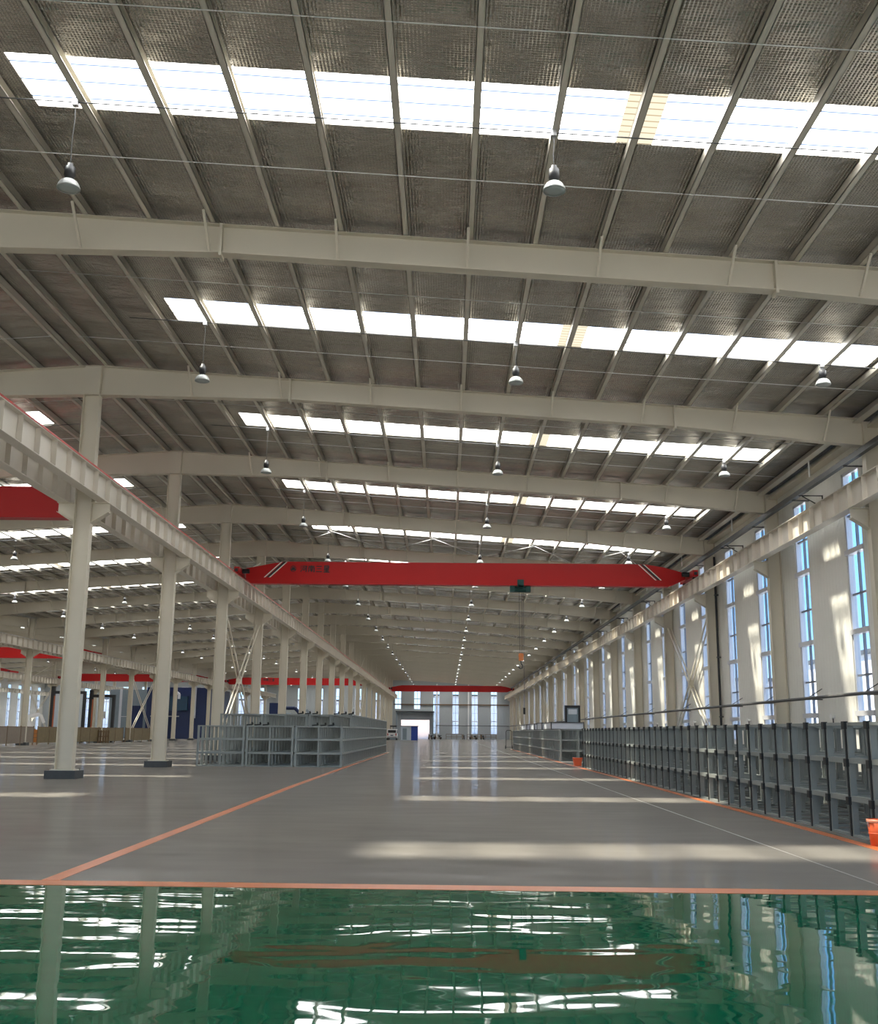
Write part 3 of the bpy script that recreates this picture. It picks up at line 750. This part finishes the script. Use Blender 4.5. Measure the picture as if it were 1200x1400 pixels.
# ------------------------------------------------------------------ far end of the main hall
def van():
    t = thing('minivan', 'white minivan parked at the far end beside a grey and blue cabin', 'van', (-9.3, 190.0, 0), rz=0)
    body = [(-2.1, .35), (2.1, .35), (2.15, .95), (1.85, 1.05), (1.3, 1.75), (-1.9, 1.85), (-2.1, 1.2)]
    b = MB().prism(body, 'x', -.82, .82).build('body', white, t)
    MB().box(-.68, .68, -2.125, -2.09, 1.22, 1.68).build('rear_window', black, t)
    for s in (-1, 1):
        MB().prism([(-1.8, 1.15), (1.45, 1.15), (1.1, 1.65), (-1.75, 1.72)], 'x', s*.815, s*.83).build('side_window', black, t)
        MB().box(s*.70-.08, s*.70+.08, -2.13, -2.09, .75, 1.15).build('tail_light', red, t)
        for y in (-1.35, 1.35):
            wh = MB().cyl((s*.66, y, .31), (s*.84, y, .31), .31, 18).build('wheel', rubber, t)
            MB().cyl((s*.83, y, .31), (s*.855, y, .31), .17, 14).build('hub', chrome, wh)
    MB().box(-.80, .80, -2.18, -2.08, .35, .58).build('bumper', mat('bumper_grey', (.35, .35, .35), .5), t)
    MB().box(-.24, .24, -2.13, -2.09, .72, .86).build('number_plate', navy, t)
    return t
van()
t = thing('site_cabin', 'grey and blue cabin standing beside the white minivan', 'cabin', (-7.7, 186.0, 0))
MB().box(0, 1.75, 0, 2.2, 0, 2.3).build('grey_body', mat('cabin_grey', (.45, .50, .55), .5), t)
MB().box(1.75, 2.85, 0, 2.2, 0, 2.3).build('blue_panel', mat('cabin_blue', (.01, .04, .26), .4), t)
MB().box(-.08, 2.93, -.08, 2.28, 2.3, 2.40).build('roof_cap', tray_m, t)
MB().box(.3, 1.0, -.03, 0, .1, 2.0).build('door_leaf', slate, t)
t = thing('kiosk', 'small dark glazed kiosk behind the white minivan', 'kiosk', (-11.0+.9, 197.0, 0))
MB().box(0, 1.2, 0, 1.2, 0, .9).build('lower_panel', slate, t)
MB().box(0, .06, 0, 1.2, .9, 2.4).box(1.14, 1.2, 0, 1.2, .9, 2.4).box(.06, 1.14, 0, .06, 2.25, 2.4).box(.06, 1.14, 0, .06, .9, 1.0).box(.57, .63, 0, .06, 1.0, 2.25).build('kiosk_frame', black, t)
MB().box(-.05, 1.25, -.05, 1.25, 2.4, 2.5).build('roof_slab', tray_m, t)

def scooter():
    t = thing('scooter', '', 'scooter')
    for y in (-.6, .6):
        MB().cyl((-.05, y, .25), (.05, y, .25), .25, 18).build('wheel', rubber, t)
    MB().prism([(-.75, .42), (-.2, .30), (.25, .28), (.45, .95), (.52, .95), (.58, .5), (.38, .22), (-.3, .2), (-.7, .3)], 'x', -.13, .13).build('body', brown, t)
    MB().prism([(-.78, .68), (-.05, .66), (-.05, .76), (-.78, .80)], 'x', -.13, .13).prism([(-.5, .42), (-.2, .42), (-.2, .66), (-.5, .68)], 'x', -.08, .08).build('seat', black, t)
    MB().tube([(-.32, .38, 1.02), (-.1, .46, .98), (.1, .46, .98), (.32, .38, 1.02)], .02, 6).cyl((0, .5, .9), (0, .46, 1.0), .02, 6).build('handlebar', black, t)
    MB().cyl((-.22, .45, 1.0), (-.24, .45, 1.18), .012, 6).build('mirror_stem', black, t)
    return t
sc0 = None
for i, (x, y, rz, lab) in enumerate(((-3.1, 214, .5, 'dark scooter parked just inside the open goods door'), (-1.7, 218, 1.4, 'brown scooter between the goods door and the first tall end window'),
        (3.4, 216, .2, 'dark scooter below the gap between the two middle end windows'), (5.4, 219, 1.2, 'brown scooter near the end windows, next to the dark one'), (7.2, 219, .4, 'scooter beneath the last but one end window'))):
    if sc0 is None: sc0 = scooter(); sc0.location = (x, y, 0); sc0.rotation_euler = (0, 0, rz); sc0['label'] = lab; sc0['group'] = 'scooters by the end wall'
    else: dup(sc0, (x, y, 0), lab, 'scooters by the end wall', rz)
t = thing('hand_trolley', 'dark hand trolley standing at the far end of the window-side stacks', 'trolley', (5.55, 97.5, 0))
MB().tube([(-.25, 0, .2), (-.25, -.15, 1.5), (-.15, -.2, 1.62), (.15, -.2, 1.62), (.25, -.15, 1.5), (.25, 0, .2)], .025, 8).build('handle_frame', black, t)
MB().box(-.3, .3, -.02, .35, .12, .16).build('toe_plate', black, t)
for s in (-.3, .3): MB().cyl((s-.04, -.05, .16), (s+.04, -.05, .16), .16, 14).build('wheel', rubber, t)
for i, x in enumerate((1.6, 9.9-4, 8.6)):
    t = thing('guard_rail', 'low pale guard rail %s' % ['by the first tall end window', 'below the middle end windows', 'at the window-wall corner of the end wall'][i], 'railing', (x, 224.5, 0))
    MB().cyl((-1.6, 0, 1.0), (1.6, 0, 1.0), .04, 8).build('top_bar', brown, t); MB().cyl((-1.6, 0, .5), (1.6, 0, .5), .04, 8).build('middle_bar', brown, t)
    for q in (-1.6, -.53, .53, 1.6): MB().cyl((q, 0, 0), (q, 0, 1.02), .05, 8).build('post', brown, t)
t = thing('wall_post', 'white upright wind post in the end wall beside the goods door', 'post', (-2.0, YE-.2, 0)); MB().box(-.16, .16, -.15, .15, 0, 11.3).build('upright', white, t)
t = thing('wall_post', 'white upright wind post in the end wall between the middle end windows', 'post', (4.6, YE-.2, 0)); MB().box(-.14, .14, -.15, .15, 0, 11.3).build('upright', white, t)
t = thing('wall_rail', 'dark pipe running low along the end wall', 'pipe', (0, YE-.5, 2.75)); MB().cyl((-2.1, 0, 0), (13, 0, 0), .07, 8).build('pipe', tray_m, t)
t = thing('wall_rail', 'pale girt rail running across the end windows above the goods door', 'rail', (0, YE-.25, 7.0)); MB().box(-11, 13, -.1, .1, -.12, .12).build('girt', brown, t)

# ------------------------------------------------------------------ second and third hall: fence, machines, booths
def fence(y0, y1, x, label, m):
    t = thing('safety_fence', label, 'fence', (x, y0, 0)); L = y1-y0; n = max(2, int(L/2.6)); s = L/n
    for i in range(n):
        MB().box(-.02, .02, i*s+.05, (i+1)*s-.05, .16, 1.5).build('panel', m, t)
    for i in range(n+1): MB().box(-.04, .04, i*s-.04, i*s+.04, 0, 1.62).build('post', brown, t)
    MB().box(-.035, .035, 0, L, 1.5, 1.56).build('top_rail', brown, t)
fence(84, 95.5, -36.0, 'brown board fence ending at the nearest far-row column', mat('dull_board', (.24, .19, .145), .6, var=.2))
fence(96.5, 122, -36.0, 'ochre board fence behind the first big column', ochre)
fence(123, 133, -36.0, 'ochre board fence behind the second big column', ochre)
def portal(x0, x1, y, h, label):
    t = thing('machine_portal', label, 'machine', (x0, y, 0)); L = x1-x0
    MB().box(.15, .5, -.2, .2, 0, h).build('post', black, t); MB().box(L-.28, L, -.2, .2, 0, h-.5).build('post', black, t)
    MB().box(.5, L-.28, -.15, .15, h-.8, h-.5).build('crossbeam', black, t)
    MB().box(.5, .62, -.22, -.12, .8, h-1).build('warning_strip', mat('warning_red', (.45, .12, .04), .5), t)
    b = MB().box(L*.45, L*.65, -.35, .35, 2.6, 3.3).build('carriage', white, t)
    MB().cyl((L*.55, 0, 2.6), (L*.55, 0, 1.9), .12, 10).build('tool_head', black, b)
    MB().box(.4, L-.2, -.6, .6, 0, 1.2).build('bed', slate, t)
    MB().box(.5, L-.3, -.5, .5, 1.2, 1.26).build('table_plate', chrome, t)
portal(-39.3, -36.35, 119.5, 5.6, 'smaller black portal machine to the side of the first big column')
portal(-42.8, -38.9, 117.5, 5.9, 'tall black portal machine right behind the first big column')
t = thing('paint_booth', 'tall slate grey booth beyond the ochre fence', 'booth', (-55.0, 178, 0))
MB().box(0, 6.8, 0, 16, 0, 7.8).build('shell', slate, t); MB().box(1.6, 2.0, -.05, 0, .2, 7.9).box(2.0, 3.2, -.05, 0, 3.4, 3.5).build('seam', pale_box, t)
MB().box(3.4, 5.6, -.06, 0, .1, 5.2).build('booth_door', navy, t)
t = thing('spray_booth', 'big navy blue booth with pale ducts behind the second and third columns', 'booth', (-47.6, 173, 0))
MB().box(0, 9.6, 0, 18, 0, 8.0).build('shell', navy, t)
MB().box(1.2, 3.6, -.8, 0, 0, 8.3).build('cabinet', navy, t); MB().box(3.8, 6.6, -.6, 0, 4.4, 6.6).build('teal_cabinet', teal, t)
MB().box(7.4, 7.9, -.5, -.0, 3.2, 8.2).box(7.4, 7.9, -1.2, -.5, 3.2, 3.7).build('duct', pale_box, t)
MB().tube([(4.6, -.5, 8.4), (4.6, -.5, 7.4), (5.3, -.6, 6.9), (5.3, -.7, 6.2)], .22, 10).build('bent_pipe', pale_box, t)
MB().tube([(2.2, -1.0, 7.2), (2.2, -1.1, 6.2), (2.9, -1.1, 5.7), (2.9, -1.0, 4.9)], .2, 10).build('bent_pipe', pale_box, t)
MB().box(1.0, 5.5, -1.1, -.8, 3.4, 3.55).build('ledge', chrome, t)
t = thing('dust_collector', 'dark blue dust collector tower with looped pipes behind the column-side stack', 'machine', (-30.0, 185, 0))
MB().box(0, 2.2, 0, 2, 0, 6.0).build('tower', navy, t)
MB().tube([(2.2, 1, 5.2), (4.2, 1, 5.2), (4.9, 1, 4.5), (4.9, 1, 0.3)], .3, 12).build('looped_pipe', navy, t)
MB().tube([(2.2, 1, 4.2), (3.6, 1, 4.2), (4.0, 1, 3.6), (4.0, 1, .3)], .18, 12).build('looped_pipe', slate, t)
t = thing('steel_chute', 'slanted dark chute rising behind the column-side stack', 'machine', (-21.5, 168, 0))
MB().bar((0, 0, 4.6), (2.6, 0, 1.2), .5, .35).build('chute', slate, t); MB().bar((.6, 0, 3.6), (.6, 0, 0), .2).build('leg', slate, t); MB().bar((2.3, 0, 1.4), (2.3, 0, 0), .2).build('leg', slate, t)
t = thing('work_bench', 'dark brown steel workbench at the edge of the third hall', 'bench', (-38.4, 86, 0), kind='thing')
MB().box(-1.4, .5, -.5, .5, .9, .98).build('bench_top', brown, t); MB().box(-1.3, .4, -.4, .4, .3, .5).build('lower_shelf', brown, t)
for x in (-1.35, .42):
    for y in (-.45, .40): MB().box(x, x+.07, y, y+.07, 0, .9).build('leg', brown, t)
MB().box(-1.2, .3, -.3, .3, 1.5, 1.55).box(-1.2, -1.13, -.1, 0, .98, 1.5).box(.23, .3, -.1, 0, .98, 1.5).build('upper_rack', brown, t)
t = thing('robot_arm', 'white robot arm on a dark stand beside the first big column', 'robot', (-44.0, 116, 0))
MB().box(-.35, .35, -.35, .35, 0, 1.4).build('stand', brown, t)
MB().bar((0, 0, 1.4), (-.5, 0, 2.7), .45, .4).bar((-.5, 0, 2.6), (.9, 0, 2.9), .4, .35).bar((.9, 0, 2.9), (1.3, 0, 2.0), .25, .25).build('arm', white, t)
t = thing('orange_drum', 'orange drum on the floor behind the board fence', 'drum', (-43.0, 114.5, 0)); MB().cyl((0, 0, 0), (0, 0, 1.3), .45, 18).build('shell', mat('drum_orange', (.45, .16, .03), .5), t)
for z in (.45, .85): MB().lathe([(.45, z), (.47, z+.02), (.45, z+.05)], n=18).build('hoop', brown, t)
for i, (x, y) in enumerate(((-35.4, 113.2), (-35.4, 136.5))):
    t = thing('wooden_pallet_box', 'upright brown wooden pallet leaning by the %s far-row column' % ['nearer', 'farther'][i], 'pallet', (x, y, 0))
    for q in range(5): MB().box(-.6+q*.26, -.6+q*.26+.16, -.02, .02, 0, 1.3).build('slat', brown, t)
    for z in (.1, .6, 1.1): MB().box(-.6, .6, .02, .08, z, z+.1).build('bearer', brown, t)

# ------------------------------------------------------------------ outside
def building(x0, x1, y0, y1, h, m, label):
    t = thing('neighbouring_building', label, 'building', ((x0+x1)/2, (y0+y1)/2, -.35)); a, b = (x1-x0)/2, (y1-y0)/2
    MB().box(-a, a, -b, b, 0, h).build('walls', m, t); MB().box(-a-.3, a+.3, -b-.3, b+.3, h, h+.4).build('roof_edge', tray_m, t)
    return t
building(38, 60, -20, 115, 9.0, facade_m, 'pale building outside the window wall')
building(34, 60, 130, 260, 8.0, facade_m, 'farther pale building outside the window wall')
building(-100, -14, 270, 285, 9, facade_m, 'pale building outside the far end wall beyond the second hall')
building(-3, 40, 270, 285, 10.5, facade_m, 'pale building outside the tall end windows')
building(-13.5, -3.4, 262, 275, 6, facade_warm, 'warm coloured building outside the goods door')
building(-140, -112, -20, 300, 9.0, facade_m, 'pale building outside the far side wall')
